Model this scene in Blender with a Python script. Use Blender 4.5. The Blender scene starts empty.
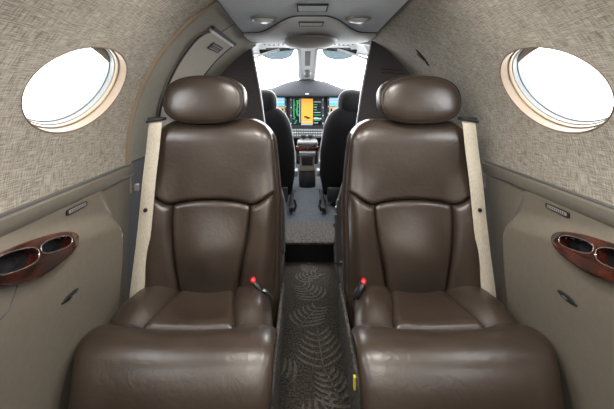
import bpy, math, random
from mathutils import Vector
random.seed(7)
S = bpy.context.scene
COL = S.collection
R = 0.70            # fuselage lining radius
ZC = 0.75           # height of the fuselage axis above the aisle floor
rad = math.radians

# ------------------------------------------------------------------ materials
def mat(name, col, rough=0.5, metal=0.0, spec=0.5, emit=None, estr=1.0, coat=0.0):
    m = bpy.data.materials.new(name); m.use_nodes = True
    b = m.node_tree.nodes['Principled BSDF']
    b.inputs['Base Color'].default_value = (*col, 1)
    b.inputs['Roughness'].default_value = rough
    b.inputs['Metallic'].default_value = metal
    b.inputs['Specular IOR Level'].default_value = spec
    b.inputs['Coat Weight'].default_value = coat
    if emit:
        b.inputs['Emission Color'].default_value = (*emit, 1)
        b.inputs['Emission Strength'].default_value = estr
    return m

def nodes(m):
    return m.node_tree.nodes, m.node_tree.links, m.node_tree.nodes['Principled BSDF']

def noise_mat(name, c1, c2, scale, rough=0.5, bump=0.0, detail=4, stretch=(1, 1, 1), spec=0.5, lo=0.35, hi=0.65, dist=0.002, coat=0.0, uv=False):
    m = mat(name, c1, rough, 0, spec, coat=coat)
    n, l, b = nodes(m)
    tc = n.new('ShaderNodeTexCoord'); mp = n.new('ShaderNodeMapping')
    mp.inputs['Scale'].default_value = stretch
    l.new(tc.outputs['UV' if uv else 'Object'], mp.inputs['Vector'])
    t = n.new('ShaderNodeTexNoise'); t.inputs['Scale'].default_value = scale; t.inputs['Detail'].default_value = detail
    l.new(mp.outputs[0], t.inputs['Vector'])
    r = n.new('ShaderNodeValToRGB')
    r.color_ramp.elements[0].position = lo; r.color_ramp.elements[0].color = (*c1, 1)
    r.color_ramp.elements[1].position = hi; r.color_ramp.elements[1].color = (*c2, 1)
    l.new(t.outputs['Fac'], r.inputs['Fac']); l.new(r.outputs['Color'], b.inputs['Base Color'])
    if bump:
        bp = n.new('ShaderNodeBump'); bp.inputs['Strength'].default_value = bump; bp.inputs['Distance'].default_value = dist
        l.new(t.outputs['Fac'], bp.inputs['Height']); l.new(bp.outputs[0], b.inputs['Normal'])
    return m

def linen():
    m = mat('linen_weave', (.3, .27, .23), 0.85, 0, 0.2)
    n, l, b = nodes(m)
    tc = n.new('ShaderNodeTexCoord')
    def layer(sc, s):
        mp = n.new('ShaderNodeMapping'); mp.inputs['Scale'].default_value = sc
        l.new(tc.outputs['UV'], mp.inputs['Vector'])
        t = n.new('ShaderNodeTexNoise'); t.inputs['Scale'].default_value = s; t.inputs['Detail'].default_value = 3
        t.inputs['Roughness'].default_value = .6
        l.new(mp.outputs[0], t.inputs['Vector']); return t.outputs['Fac']
    a = layer((1, .07, 1), 430); c = layer((.07, 1, 1), 430); d = layer((1, 1, 1), 14)
    mx = n.new('ShaderNodeMath'); mx.operation = 'ADD'; l.new(a, mx.inputs[0]); l.new(c, mx.inputs[1])
    m2 = n.new('ShaderNodeMath'); m2.operation = 'MULTIPLY_ADD'; l.new(d, m2.inputs[0]); m2.inputs[1].default_value = .18; l.new(mx.outputs[0], m2.inputs[2])
    r = n.new('ShaderNodeValToRGB'); e = r.color_ramp.elements
    r.color_ramp.interpolation = 'LINEAR'
    mr = n.new('ShaderNodeMapRange'); mr.inputs[1].default_value = .88; mr.inputs[2].default_value = 1.30
    l.new(m2.outputs[0], mr.inputs[0]); l.new(mr.outputs[0], r.inputs['Fac'])
    e[0].position = 0; e[0].color = (.155, .139, .116, 1); e[1].position = 1; e[1].color = (.44, .40, .345, 1)
    l.new(r.outputs['Color'], b.inputs['Base Color'])
    bp = n.new('ShaderNodeBump'); bp.inputs['Strength'].default_value = .35; bp.inputs['Distance'].default_value = .001
    l.new(mx.outputs[0], bp.inputs['Height']); l.new(bp.outputs[0], b.inputs['Normal'])
    return m

def leather(name, c1, c2, rough=.36, sp=.62):
    m = mat(name, c1, rough, 0, sp)
    n, l, b = nodes(m)
    tc = n.new('ShaderNodeTexCoord')
    t = n.new('ShaderNodeTexNoise'); t.inputs['Scale'].default_value = 9; t.inputs['Detail'].default_value = 5
    v = n.new('ShaderNodeTexVoronoi'); v.inputs['Scale'].default_value = 420
    w = n.new('ShaderNodeTexNoise'); w.inputs['Scale'].default_value = 32; w.inputs['Detail'].default_value = 4; w.inputs['Distortion'].default_value = 1.2
    for q in (t, v, w): l.new(tc.outputs['Object'], q.inputs['Vector'])
    r = n.new('ShaderNodeValToRGB')
    r.color_ramp.elements[0].position = .3; r.color_ramp.elements[0].color = (*c1, 1)
    r.color_ramp.elements[1].position = .7; r.color_ramp.elements[1].color = (*c2, 1)
    l.new(t.outputs['Fac'], r.inputs['Fac']); l.new(r.outputs['Color'], b.inputs['Base Color'])
    b1 = n.new('ShaderNodeBump'); b1.inputs['Strength'].default_value = .10; b1.inputs['Distance'].default_value = .0006
    b2 = n.new('ShaderNodeBump'); b2.inputs['Strength'].default_value = .22; b2.inputs['Distance'].default_value = .004
    l.new(v.outputs['Distance'], b1.inputs['Height']); l.new(w.outputs['Fac'], b2.inputs['Height'])
    l.new(b1.outputs[0], b2.inputs['Normal']); l.new(b2.outputs[0], b.inputs['Normal'])
    mr = n.new('ShaderNodeMapRange'); mr.inputs[3].default_value = rough - .06; mr.inputs[4].default_value = rough + .08
    l.new(t.outputs['Fac'], mr.inputs[0]); l.new(mr.outputs[0], b.inputs['Roughness'])
    return m

def glass(name, tint=(1, 1, 1), gl=.05):
    m = bpy.data.materials.new(name); m.use_nodes = True
    n, l = m.node_tree.nodes, m.node_tree.links
    n.remove(n['Principled BSDF'])
    t = n.new('ShaderNodeBsdfTransparent'); t.inputs[0].default_value = (*tint, 1)
    g = n.new('ShaderNodeBsdfGlossy'); g.inputs['Roughness'].default_value = .02
    x = n.new('ShaderNodeMixShader'); x.inputs[0].default_value = gl
    l.new(t.outputs[0], x.inputs[1]); l.new(g.outputs[0], x.inputs[2]); l.new(x.outputs[0], n['Material Output'].inputs[0])
    return m

M = dict(
    linen=linen(),
    leather=leather('brown_leather', (.030, .0203, .0143), (.042, .029, .0208), .33),
    welt=mat('dark_seam_thread', (.018, .013, .011), .6),
    black_leather=leather('black_leather', (.0025, .0025, .003), (.0045, .0045, .005), .6, .12),
    rim=mat('painted_rim_light', (.55, .57, .60), .35),  # pale colour that paints the windscreen backlight on the pilot seat outlines
    panel=noise_mat('taupe_moulded_plastic', (.135, .118, .094), (.150, .131, .104), 60, .42, .05, spec=.4),
    ledge=noise_mat('taupe_vinyl_ledge', (.125, .112, .093), (.138, .124, .103), 80, .5, .08, spec=.35),
    wood=noise_mat('burl_wood', (.010, .004, .003), (.075, .016, .008), 46, .18, 0, 7, (1, .35, 1), coat=.6, lo=.36, hi=.68),
    well=mat('dark_cup_lining', (.012, .012, .014), .45),
    chrome=mat('chrome', (.75, .75, .74), .18, 1),
    steel=mat('dull_steel', (.38, .38, .38), .35, 1),
    black=mat('black_plastic', (.012, .012, .013), .4),
    dark=mat('charcoal_plastic', (.020, .020, .022), .5, 0, .3),
    red=mat('red_button', (.62, .02, .03), .35),
    belt=noise_mat('beige_webbing', (.40, .36, .29), (.51, .46, .375), 500, .8, .15, 2, (1, 1, .12), spec=.15),
    reveal=mat('tan_window_reveal', (.15, .105, .065), .5),
    tan=mat('tan_trim', (.26, .205, .145), .5),
    bezel=mat('cream_window_bezel', (.22, .165, .11), .4),
    track=mat('grey_shade_track', (.09, .098, .10), .5),
    shade=mat('grey_window_shade', (.50, .46, .42), .6),
    glass=glass('clear_glass'),
    visor=glass('smoked_visor', (.165, .19, .20), .03),
    head=noise_mat('blue_grey_headliner', (.60, .65, .70), (.64, .69, .735), 70, .6, .06, spec=.3),
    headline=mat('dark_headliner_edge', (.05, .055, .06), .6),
    console=noise_mat('pale_grey_console', (.74, .755, .765), (.77, .785, .79), 50, .5, .05, spec=.3),
    dome=mat('taupe_console_dome', (.27, .25, .235), .5),
    door=noise_mat('olive_grey_door_lining', (.28, .265, .22), (.305, .288, .242), 50, .38, .04, spec=.45),
    hatch=noise_mat('grey_beige_cover', (.41, .385, .33), (.44, .41, .35), 50, .4, .04),
    divider=noise_mat('charcoal_divider_fabric', (.095, .089, .094), (.13, .122, .126), 160, .8, .2, spec=.2),
    edge=mat('silver_edge_trim', (.36, .36, .38), .35, .6),
    carpet=noise_mat('dark_carpet', (.018, .016, .013), (.058, .052, .044), 130, .95, .8, 3, spec=.05, dist=.004),
    frond=noise_mat('pale_carpet_pile', (.050, .045, .038), (.105, .096, .083), 130, .95, .8, 3, spec=.05, dist=.004),
    carpet_grey=noise_mat('grey_carpet_step', (.036, .033, .030), (.10, .093, .085), 90, .95, .7, 3, spec=.05, dist=.004),
    riser=noise_mat('black_carpet_riser', (.008, .008, .009), (.018, .018, .019), 200, .95, .5, 3, spec=.05),
    vinyl=noise_mat('blue_grey_floor_vinyl', (.016, .021, .027), (.030, .037, .045), 30, .7, .2, 5),
    frame=mat('white_windscreen_frame', (.44, .45, .46), .45),
    cockpit=mat('dark_cockpit_lining', (.03, .03, .033), .6),
    glare=noise_mat('glareshield_suede', (.020, .021, .024), (.030, .031, .035), 90, .8, .1, spec=.12),
    ipanel=mat('instrument_panel_face', (.020, .023, .027), .5, 0, .25),
    btn=mat('grey_button', (.30, .32, .33), .5),
    quad=mat('dim_silver', (.16, .16, .165), .4, .5),
    white=mat('white_plastic', (.75, .75, .75), .4),
    orange=mat('orange_map', (.3, .15, .02), .4, emit=(1.0, .40, .04), estr=.60),
    scr=mat('dark_screen', (.004, .008, .012), .25),
    green=mat('green_trace', (.0, .1, .03), .4, emit=(.10, .85, .25), estr=.6),
    cyan=mat('blue_sky_screen', (.0, .1, .2), .4, emit=(.16, .55, .85), estr=.9),
    earth=mat('brown_ground_screen', (.1, .05, .02), .4, emit=(.60, .45, .25), estr=.8),
    pale=mat('pale_text_screen', (.1, .1, .1), .4, emit=(.7, .8, .8), estr=.7),
    lens=mat('frosted_lamp_lens', (.82, .84, .85), .25),
    yellow=mat('yellow_tag', (.70, .55, .05), .5),
    plate=mat('silver_name_plate', (.30, .29, .27), .4, .3),
    lowwall=mat('blue_grey_lower_wall', (.10, .105, .11), .5),
    wall_white=mat('cream_bulkhead', (.42, .38, .32), .6),
)

# ------------------------------------------------------------------ mesh helpers
class MB:
    def __init__(s): s.v = []; s.f = []; s.m = []; s.uv = {}
    def add(s, vs, fs, mi=0):
        o = len(s.v); s.v += [tuple(v) for v in vs]
        for f in fs: s.f.append(tuple(i + o for i in f)); s.m.append(mi)
        return o
    def grid(s, P, mi=0, cu=False, cv=False, uv=None):
        n = len(P); k = len(P[0]); o = len(s.v)
        for r in P: s.v += [tuple(p) for p in r]
        if uv:
            for i in range(n):
                for j in range(k): s.uv[o + i * k + j] = uv[i][j]
        for i in range(n if cu else n - 1):
            for j in range(k if cv else k - 1):
                a = o + i * k + j; b = o + i * k + (j + 1) % k
                i2 = (i + 1) % n
                s.f.append((a, b, o + i2 * k + (j + 1) % k, o + i2 * k + j)); s.m.append(mi)
        return o
    def box(s, x0, x1, y0, y1, z0, z1, mi=0, bev=0.0):
        if bev <= 0:
            vs = [(x, y, z) for x in (x0, x1) for y in (y0, y1) for z in (z0, z1)]
            s.add(vs, [(0, 1, 3, 2), (4, 6, 7, 5), (0, 4, 5, 1), (2, 3, 7, 6), (0, 2, 6, 4), (1, 5, 7, 3)], mi)
            return
        # rounded box: superellipsoid-like via stacked rounded rectangles along z
        c = min(bev, (x1 - x0) / 2.01, (y1 - y0) / 2.01, (z1 - z0) / 2.01)
        rings = []
        K = 4
        prof = [(c - c * math.sin(a), z0 + c - c * math.cos(a)) for a in [i * math.pi / 2 / K for i in range(K + 1)]]
        prof += [(c - c * math.cos(a), z1 - c + c * math.sin(a)) for a in [i * math.pi / 2 / K for i in range(K + 1)]]
        for ins, z in prof:
            ring = []
            rr = max(c - ins, c * .02)
            for (cx, cy, a0) in ((x1 - c, y1 - c, 0), (x0 + c, y1 - c, 90), (x0 + c, y0 + c, 180), (x1 - c, y0 + c, 270)):
                for q in range(K + 1):
                    a = rad(a0 + 90 * q / K); ring.append((cx + rr * math.cos(a), cy + rr * math.sin(a), z))
            rings.append(ring)
        o = s.grid(rings, mi, cv=True); k = len(rings[0]); n = len(rings)
        s.f.append(tuple(o + i for i in range(k))[::-1]); s.m.append(mi)
        s.f.append(tuple(o + (n - 1) * k + i for i in range(k))); s.m.append(mi)
    def tube(s, pts, r, seg=8, mi=0, closed=False, flat=1.0):
        pts = [Vector(p) for p in pts]; n = len(pts); rings = []
        up = Vector((0, 0, 1))
        for i, p in enumerate(pts):
            if closed: d = pts[(i + 1) % n] - pts[i - 1]
            else: d = pts[min(i + 1, n - 1)] - pts[max(i - 1, 0)]
            if d.length < 1e-9: d = Vector((0, 1, 0))
            d.normalize()
            a = d.cross(up)
            if a.length < .2: a = d.cross(Vector((1, 0, 0)))
            a.normalize(); b = a.cross(d)
            rr = r[i] if isinstance(r, (list, tuple)) else r
            rings.append([p + a * rr * math.cos(q * 2 * math.pi / seg) + b * rr * flat * math.sin(q * 2 * math.pi / seg) for q in range(seg)])
        o = s.grid(rings, mi, cu=closed, cv=True)
        if not closed:
            s.f.append(tuple(o + i for i in range(seg))[::-1]); s.m.append(mi)
            s.f.append(tuple(o + (n - 1) * seg + i for i in range(seg))); s.m.append(mi)
    def prism(s, poly, d, mi=0):
        """poly: list of 3-D points (planar ring), d: extrusion vector"""
        n = len(poly); d = Vector(d)
        vs = [Vector(p) for p in poly] + [Vector(p) + d for p in poly]
        fs = [tuple(range(n))[::-1], tuple(range(n, 2 * n))] + [(i, (i + 1) % n, n + (i + 1) % n, n + i) for i in range(n)]
        s.add(vs, fs, mi)
    def slab(s, rows, nrm, th, mi=0):
        """closed slab: grid of front points and the same grid pushed back along nrm*-th"""
        n = len(rows); k = len(rows[0]); nrm = Vector(nrm)
        o = s.grid(rows, mi); b = s.grid([[Vector(p) - nrm * th for p in r] for r in rows][::-1], mi)
        bi = lambda i, j: b + (n - 1 - i) * k + j
        fi = lambda i, j: o + i * k + j
        for i in range(n - 1):
            for j in (0, k - 1):
                s.f.append((fi(i, j), fi(i + 1, j), bi(i + 1, j), bi(i, j))); s.m.append(mi)
        for j in range(k - 1):
            for i in (0, n - 1):
                s.f.append((fi(i, j), fi(i, j + 1), bi(i, j + 1), bi(i, j))); s.m.append(mi)

def fix_normals(me):
    import bmesh
    bm = bmesh.new(); bm.from_mesh(me)
    bmesh.ops.recalc_face_normals(bm, faces=bm.faces); bm.to_mesh(me); bm.free()

def obj(name, mb, mats, parent=None, smooth=True, angle=50):
    me = bpy.data.meshes.new(name); me.from_pydata(mb.v, [], mb.f)
    if not isinstance(mats, (list, tuple)): mats = [mats]
    for m in mats: me.materials.append(M[m] if isinstance(m, str) else m)
    me.polygons.foreach_set('material_index', mb.m)
    if mb.uv:
        uvl = me.uv_layers.new(name='UVMap')
        for lp in me.loops: uvl.data[lp.index].uv = mb.uv.get(lp.vertex_index, (0, 0))
    me.validate(); fix_normals(me)
    if smooth:
        me.polygons.foreach_set('use_smooth', [True] * len(me.polygons))
        try: me.set_sharp_from_angle(angle=rad(angle))
        except Exception: pass
    me.update()
    o = bpy.data.objects.new(name, me); COL.objects.link(o)
    if parent is not None:
        o.parent = parent
        w = Vector((0, 0, 0)); p = parent
        while p is not None:
            w += p.location; p = p.parent
        # parts are modelled in world space: shift them back by the base of their thing
        if parent.type == 'EMPTY': o.location = -w
        else: o.location = (0, 0, 0)
    return o

def tag(o, label, cat, group=None):
    o['label'] = label; o['category'] = cat
    if group: o['group'] = group
    return o
def thing(name, label, cat, loc, group=None):
    o = bpy.data.objects.new(name, None); COL.objects.link(o); o.location = loc; o.empty_display_size = .05
    return tag(o, label, cat, group)
def struct(name, mb, mats, parent=None, label=None, smooth=True):
    o = obj(name, mb, mats, parent, smooth)
    if parent is None: o['kind'] = 'structure'
    if label: o['label'] = label; 
    return o

def lerp(a, b, t): return a + (b - a) * t
def sstep(t): t = max(0., min(1., t)); return t * t * (3 - 2 * t)
def cosn(n): return [(1 - math.cos(math.pi * i / n)) / 2 for i in range(n + 1)]
def interp(xs, ys, x):
    if x <= xs[0]: return ys[0]
    for i in range(len(xs) - 1):
        if x <= xs[i + 1]: return lerp(ys[i], ys[i + 1], (x - xs[i]) / (xs[i + 1] - xs[i]))
    return ys[-1]
def spline(pts, n):
    """Catmull-Rom through pts, n samples per span"""
    P = [Vector(p) for p in pts]; out = []
    for i in range(len(P) - 1):
        p0 = P[max(i - 1, 0)]; p1 = P[i]; p2 = P[i + 1]; p3 = P[min(i + 2, len(P) - 1)]
        for k in range(n):
            t = k / n
            out.append(.5 * ((2 * p1) + (p2 - p0) * t + (2 * p0 - 5 * p1 + 4 * p2 - p3) * t * t + (3 * p1 - p0 - 3 * p2 + p3) * t ** 3))
    out.append(P[-1]); return out
def quarter(e):
    e = max(0., min(1., e)); return math.sqrt(max(0., 1 - (1 - e) ** 2))

def pillow(mb, F, W, H, puff, r, nrm, th, ns=28, nt=28, sx=1, et=(1, 1), es=(1, 1), rt=None):
    rs = r if isinstance(r, tuple) else (r, r); rt = rt or rs[0]
    rt = rt if isinstance(rt, tuple) else (rt, rt)
    """padded panel: F(s,t) base point; W,H real sizes; edges sink over distance r"""
    rows = []
    for t in cosn(nt):
        row = []
        for s_ in cosn(ns):
            p = Vector(F(s_, t)); n = Vector(nrm(s_, t)) if callable(nrm) else Vector(nrm)
            hs = min(quarter(s_ * W / rs[0]) if es[0] else 1, quarter((1 - s_) * W / rs[1]) if es[1] else 1)
            ht = min(quarter(t * H / rt[0]) if et[0] else 1, quarter((1 - t) * H / rt[1]) if et[1] else 1)
            row.append(p + n * puff * hs * ht)
        rows.append(row)
    n0 = Vector(nrm(.5, .5)) if callable(nrm) else Vector(nrm)
    mb.slab(rows, n0, th)

# ------------------------------------------------------------------ fuselage lining
def hull(side, y, th, r=R):
    return Vector((side * r * math.cos(th), y, ZC + r * math.sin(th)))
TH0, TH1 = rad(-6), rad(64.6)
WY, WTH, WA, WB = .915, rad(27), .190, .128       # cabin window centre and half axes (along y, along the arc)

def lining_with_window(mb, side, y0, y1, yc, edge=None):
    b0, b1 = (TH0 - WTH) * R, (TH1 - WTH) * R
    K = 180
    ph = [2 * math.pi * i / K for i in range(K)]
    for cx, cy in ((y0 - yc, b0), (y0 - yc, b1), (y1 - yc, b0), (y1 - yc, b1)):
        ph.append(math.atan2(cy, cx) % (2 * math.pi))
    ph = sorted(set(ph)); rows = []; uvs = []
    T = [(i / 18) ** 1.3 for i in range(19)]
    for p in ph:
        c, s_ = math.cos(p), math.sin(p)
        ri = 1 / math.sqrt((c / WA) ** 2 + (s_ / WB) ** 2)
        ro = 1e9
        if c > 1e-9: ro = min(ro, (y1 - yc) / c)
        if c < -1e-9: ro = min(ro, (y0 - yc) / c)
        if s_ > 1e-9: ro = min(ro, b1 / s_)
        if s_ < -1e-9: ro = min(ro, b0 / s_)
        row = []; uv = []
        for t in T:
            q = lerp(ri, ro, t); a, b = q * c, q * s_
            th = WTH + b / R; y = yc + a
            if edge and a > 0:                       # forward edge follows the leaning door arch
                ao = ro * c; y += t * (edge(WTH + ro * s_ / R) - y1) * (max(0, ao) / (y1 - yc))
            row.append(hull(side, y, th)); uv.append((y, th * R))
        rows.append(row); uvs.append(uv)
    mb.grid(rows, 0, cu=True, uv=uvs)

def plain_lining(mb, side, y0, y1, r=R, th0=TH0, th1=TH1, n=36):
    rows = []; uvs = []
    for i in range(n + 1):
        th = lerp(th0, th1, i / n)
        rows.append([hull(side, lerp(y0, y1, k / 6), th, r) for k in range(7)])
        uvs.append([(lerp(y0, y1, k / 6), th * R) for k in range(7)])
    mb.grid(rows, 0, uv=uvs)

def arch_y(th): return 1.285 - .135 * max(0, min(1, (th - rad(3)) / rad(60)))
wins_y = [WY, .30, -.35]
mb = MB()
lining_with_window(mb, -1, .64, 1.2, WY, arch_y)
lining_with_window(mb, -1, 0, .64, .30); lining_with_window(mb, -1, -.68, 0, -.35); plain_lining(mb, -1, -1.2, -.68)
for yj in (.64, 0, -.68): plain_lining(mb, -1, yj - .012, yj + .012, R + .002)
struct('wall_left', mb, 'linen')
mb = MB()
lining_with_window(mb, 1, .64, 1.93, WY)
lining_with_window(mb, 1, 0, .64, .30); lining_with_window(mb, 1, -.68, 0, -.35); plain_lining(mb, 1, -1.2, -.68)
for yj in (.64, 0, -.68): plain_lining(mb, 1, yj - .012, yj + .012, R + .002)
struct('wall_right', mb, 'linen')

def ell(side, yc, p, dr, dn):
    c, s_ = math.cos(p), math.sin(p)
    a, b = (WA + dr) * c, (WB + dr) * s_
    return hull(side, yc + a, WTH + b / R, R + dn)
def sweep(mb, side, yc, prof, K=96, mi=0):
    mb.grid([[ell(side, yc, 2 * math.pi * i / K, dr, dn) for dr, dn in prof] for i in range(K)], mi, cu=True)
def disc(mb, side, yc, dr, dn, K=72, mi=0):
    vs = [ell(side, yc, 2 * math.pi * i / K, dr, dn) for i in range(K)]
    mb.add(vs, [tuple(range(K))], mi)

WL = {(-1, WY): 'oval cabin window in the left wall beside the seat', (1, WY): 'oval cabin window in the right wall beside the seat'}
num = 0
for yc in wins_y:
    for side in (-1, 1):
        num += 1
        mb = MB(); sweep(mb, side, yc, [(.003, .003), (.001, -.0005), (0, -.0012), (-.003, 0), (-.004, .020), (-.006, .028)])
        w = struct('window_%d' % num, mb, 'reveal', label=WL.get((side, yc)))
        mb = MB(); sweep(mb, side, yc, [(-.006, .028), (-.008, .025), (-.010, .028), (-.0105, .034), (-.011, .037)])
        obj('bezel_ring', mb, 'bezel', w)
        mb = MB(); sweep(mb, side, yc, [(-.011, .037), (-.013, .036), (-.014, .050), (-.017, .052), (-.018, .066), (.03, .067)])
        obj('shade_track', mb, 'track', w)
        mb = MB(); disc(mb, side, yc, -.0155, .058); disc(mb, side, yc, -.0155, .062)
        obj('pane', mb, 'glass', w)
        if yc == WY:                                 # blind lowered a little at the top forward side
            mb = MB(); K = 28; A, B = WA - .0142, WB - .0142
            rows = []
            for t in range(6):
                row = []
                for k in range(K + 1):
                    p = lerp(rad(33), rad(105), k / K)
                    x, y = math.cos(p), math.sin(p)
                    # chord between the two end angles
                    q = (x * math.cos(rad(69)) + y * math.sin(rad(69)))
                    lim = math.cos(rad(36)) + .035 * math.sin(math.pi * k / K)
                    sc = lerp(1, min(1, lim / q), t / 5)
                    row.append(hull(side, yc + A * x * sc, WTH + B * y * sc / R, R + .051))
                rows.append(row)
            mb.slab(rows, (-side, 0, 0), .004)
            obj('blind', mb, 'shade', w)

# lower side walls hidden behind the side panels and beside the seat backs
for s_, nm in ((-1, 'wall_left_lower'), (1, 'wall_right_lower')):
    mb = MB(); x0, x1 = sorted((s_ * .7015, s_ * .725)); mb.box(x0, x1, -1.2, 2.10, -.04, .785)
    struct(nm, mb, 'lowwall', label='grey lower side wall ahead of the %s side panel' % ('left' if s_ < 0 else 'right'), smooth=False)
# rear bulkhead, so that the cabin is a closed room
mb = MB(); mb.box(-.74, .74, -1.24, -1.2, 0, 1.46); struct('wall_rear', mb, 'wall_white', smooth=False)

# ceiling panel -------------------------------------------------
def ceil_z(x): return 1.368 - .006 * (x / .33) ** 2
mb = MB()
ys = [-1.2, 0, .6, 1.0, 1.145, 1.3, 1.6, 1.91, 2.1]
hw = lambda y: interp([-1.2, 1.145, 1.91, 2.1], [.315, .315, .345, .345], y)
rows = [[Vector((lerp(-hw(y), hw(y), k / 24), y, ceil_z(lerp(-.33, .33, k / 24)))) for k in range(25)] for y in ys]
mb.slab(rows, (0, 0, -1), .03)
struct('ceiling', mb, 'head')
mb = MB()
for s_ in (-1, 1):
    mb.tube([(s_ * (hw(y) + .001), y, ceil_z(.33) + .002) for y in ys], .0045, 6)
struct('trim_1', mb, 'headline', label='dark strip along both edges of the ceiling panel')
# recessed rectangles on the ceiling panel
def rect_frame(x0, x1, y0, y1, z, w, h, mb, mi=0):
    mb.box(x0, x1, y0, y0 + w, z - h, z + .004, mi); mb.box(x0, x1, y1 - w, y1, z - h, z + .004, mi)
    mb.box(x0, x0 + w, y0 + w, y1 - w, z - h, z + .004, mi); mb.box(x1 - w, x1, y0 + w, y1 - w, z - h, z + .004, mi)

hatch = thing('ceiling_hatch', 'small rectangular flush hatch in the blue-grey ceiling panel', 'hatch', (0, 1.22, 1.36))
mb = MB(); rect_frame(-.055, .055, 1.175, 1.265, 1.3625, .004, .004, mb); obj('hatch_frame', mb, 'headline', hatch, False)
mb = MB(); mb.box(-.050, .050, 1.18, 1.26, 1.3585, 1.366, bev=.002); obj('hatch_cover', mb, 'head', hatch)

# overhead console: lower swollen panel between the cabin ceiling and the windscreen
con = thing('overhead_console', 'pale grey swollen overhead console with taupe dome above the cockpit entrance', 'console', (0, 1.9, 1.33))
def con_edge(x): return 1.36 + .34 * sstep((abs(x) - .05) / .22)
def con_p(x, t):
    y = lerp(con_edge(x), 2.40 - .25 * (x / .36) ** 2, t)
    drop = .014 * quarter(t / .05) + .018 * math.sin(math.pi * min(1, t * .9)) * (1 - (x / .36) ** 2) - .010 * (t ** 3)
    return Vector((x, y, lerp(ceil_z(x), ceil_z(x) + .035, t ** 2) - drop))
mb = MB()
rows = [[con_p(lerp(-.333, .333, k / 48), t) for k in range(49)] for t in [0, .004, .012, .025, .05, .1, .2, .3, .4, .5, .6, .7, .8, .9, .95, 1]]
mb.slab(rows, (0, 0, -1), .025); obj('console_shell', mb, 'console', con)
mb = MB(); mb.tube([con_p(lerp(-.333, .333, k / 60), 0) + Vector((0, -.002, -.001)) for k in range(61)], .004, 6)
obj('seam_line', mb, 'headline', con)
mb = MB()                                            # dome (flattened bowl)
rows = []
for i in range(13):
    a = i / 12 * math.pi / 2
    rr = math.cos(a) ** .8 if i < 12 else 0.001
    rows.append([Vector((.145 * rr * math.cos(q * 2 * math.pi / 48), 1.80 + .20 * rr * math.sin(q * 2 * math.pi / 48), 1.334 - .026 * math.sin(a))) for q in range(48)])
mb.grid(rows, 0, cv=True); obj('dome', mb, 'dome', con)
for s_ in (-1, 1):
    for k in range(5):
        x = s_ * (.15 + .030 * k); p = con_p(x, .60 + .03 * k)
        mb = MB(); mb.tube([p + Vector((0, -.025, .0)), p + Vector((s_ * .006, .03, .0))], .006, 6, flat=.6)
        obj('vent_slit', mb, 'headline', con)
mb = MB(); rect_frame(-.052, .052, 1.40, 1.475, con_p(0, .1).z + .001, .004, .003, mb); obj('access_cover', mb, 'track', con, False)

for s_, lab in ((-1, 'oval white reading lamp in the ceiling above the left seat'), (1, 'oval white reading lamp in the ceiling above the right seat')):
    cx = -.196 if s_ < 0 else .192
    lt = thing('reading_lamp', lab, 'lamp', (cx, 1.40, 1.35), 'ceiling reading lamps')
    mb = MB(); rows = []
    zc = ceil_z(cx)
    for rr, dz in ((.054, .001), (.053, -.006), (.047, -.009), (.042, -.004), (.040, .002)):
        rows.append([Vector((cx + rr * math.cos(q * math.pi / 18), 1.40 + rr * 1.0 * math.sin(q * math.pi / 18), zc + dz - s_ * 0 - .0)) for q in range(36)])
    mb.grid(rows, 0, cv=True); obj('lamp_rim', mb, 'steel', lt)
    mb = MB(); rows = []
    for i in range(7):
        a = i / 6 * math.pi / 2; rr = .042 * math.cos(a) + .0002
        rows.append([Vector((cx + rr * math.cos(q * math.pi / 18), 1.40 + rr * math.sin(q * math.pi / 18), zc - .003 - .016 * math.sin(a))) for q in range(36)])
    mb.grid(rows, 0, cv=True); obj('lamp_lens', mb, 'lens', lt)

# ------------------------------------------------------------------ crew door side (left, ahead of the seat)
mb = MB(); rows = []
for i in range(61):
    th = lerp(TH0, rad(65), i / 60); y = arch_y(th)
    rows.append([hull(-1, y - .012, th, R + .004), hull(-1, y - .008, th, R - .007), hull(-1, y + .004, th, R - .010), hull(-1, y + .020, th, R - .006),
                 hull(-1, y + .042, th, R + .006), hull(-1, y + .050, th, R + .03)])
mb.grid(rows); struct('trim_2', mb, 'tan', label='tan arched trim where the linen wall meets the door bay')
mb = MB(); plain_lining(mb, -1, 1.15, 2.04, .722, TH0, rad(66), 44)
door = struct('door_1', mb, 'door', label='olive-grey curved door lining ahead of the left seat')
def door_slab(mb, y0, y1, t0, t1, r0, th, ny=8, nt=10, lean=0.0, mi=0):
    rows = []
    for i in range(nt + 1):
        t = lerp(t0, t1, i / nt); row = []
        for k in range(ny + 1):
            y = lerp(y0 + lean * (1 - i / nt), y1, k / ny)
            row.append(hull(-1, y, rad(t), r0))
        rows.append(row)
    mb.slab(rows, Vector((math.cos(rad((t0 + t1) / 2)), 0, -math.sin(rad((t0 + t1) / 2)))), th, mi)
# raised cover with rounded upper rear corner
mb = MB(); rows = []
for i in range(27):
    t = lerp(0, 53.4, (i / 26) ** .8)
    y0 = 1.405 + .16 * max(0, (49 - t) / 40) + .05 * (1 - math.sqrt(max(0, 1 - (max(0, t - 46) / 7.4) ** 2)))
    rows.append([hull(-1, lerp(y0, 1.86, k / 12), rad(t), .708) for k in range(13)])
mb.slab(rows, Vector((.8, 0, -.5)), .02); obj('release_cover', mb, 'hatch', door)
mb = MB(); door_slab(mb, 1.425, 1.86, 53.2, 54.1, .703, .016); obj('cover_lip', mb, 'white', door)
mb = MB(); door_slab(mb, 1.415, 1.885, 54.2, 55.3, .705, .012); obj('cover_gap', mb, 'headline', door)
mb = MB()
pts = [hull(-1, 1.405 + .16 * max(0, (49 - t) / 40) + .05 * (1 - math.sqrt(max(0, 1 - (max(0, t - 46) / 7.4) ** 2))) - .004, rad(t), .711) for t in [i * 53.4 / 40 for i in range(41)]]
mb.tube(pts, .005, 6)
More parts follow.
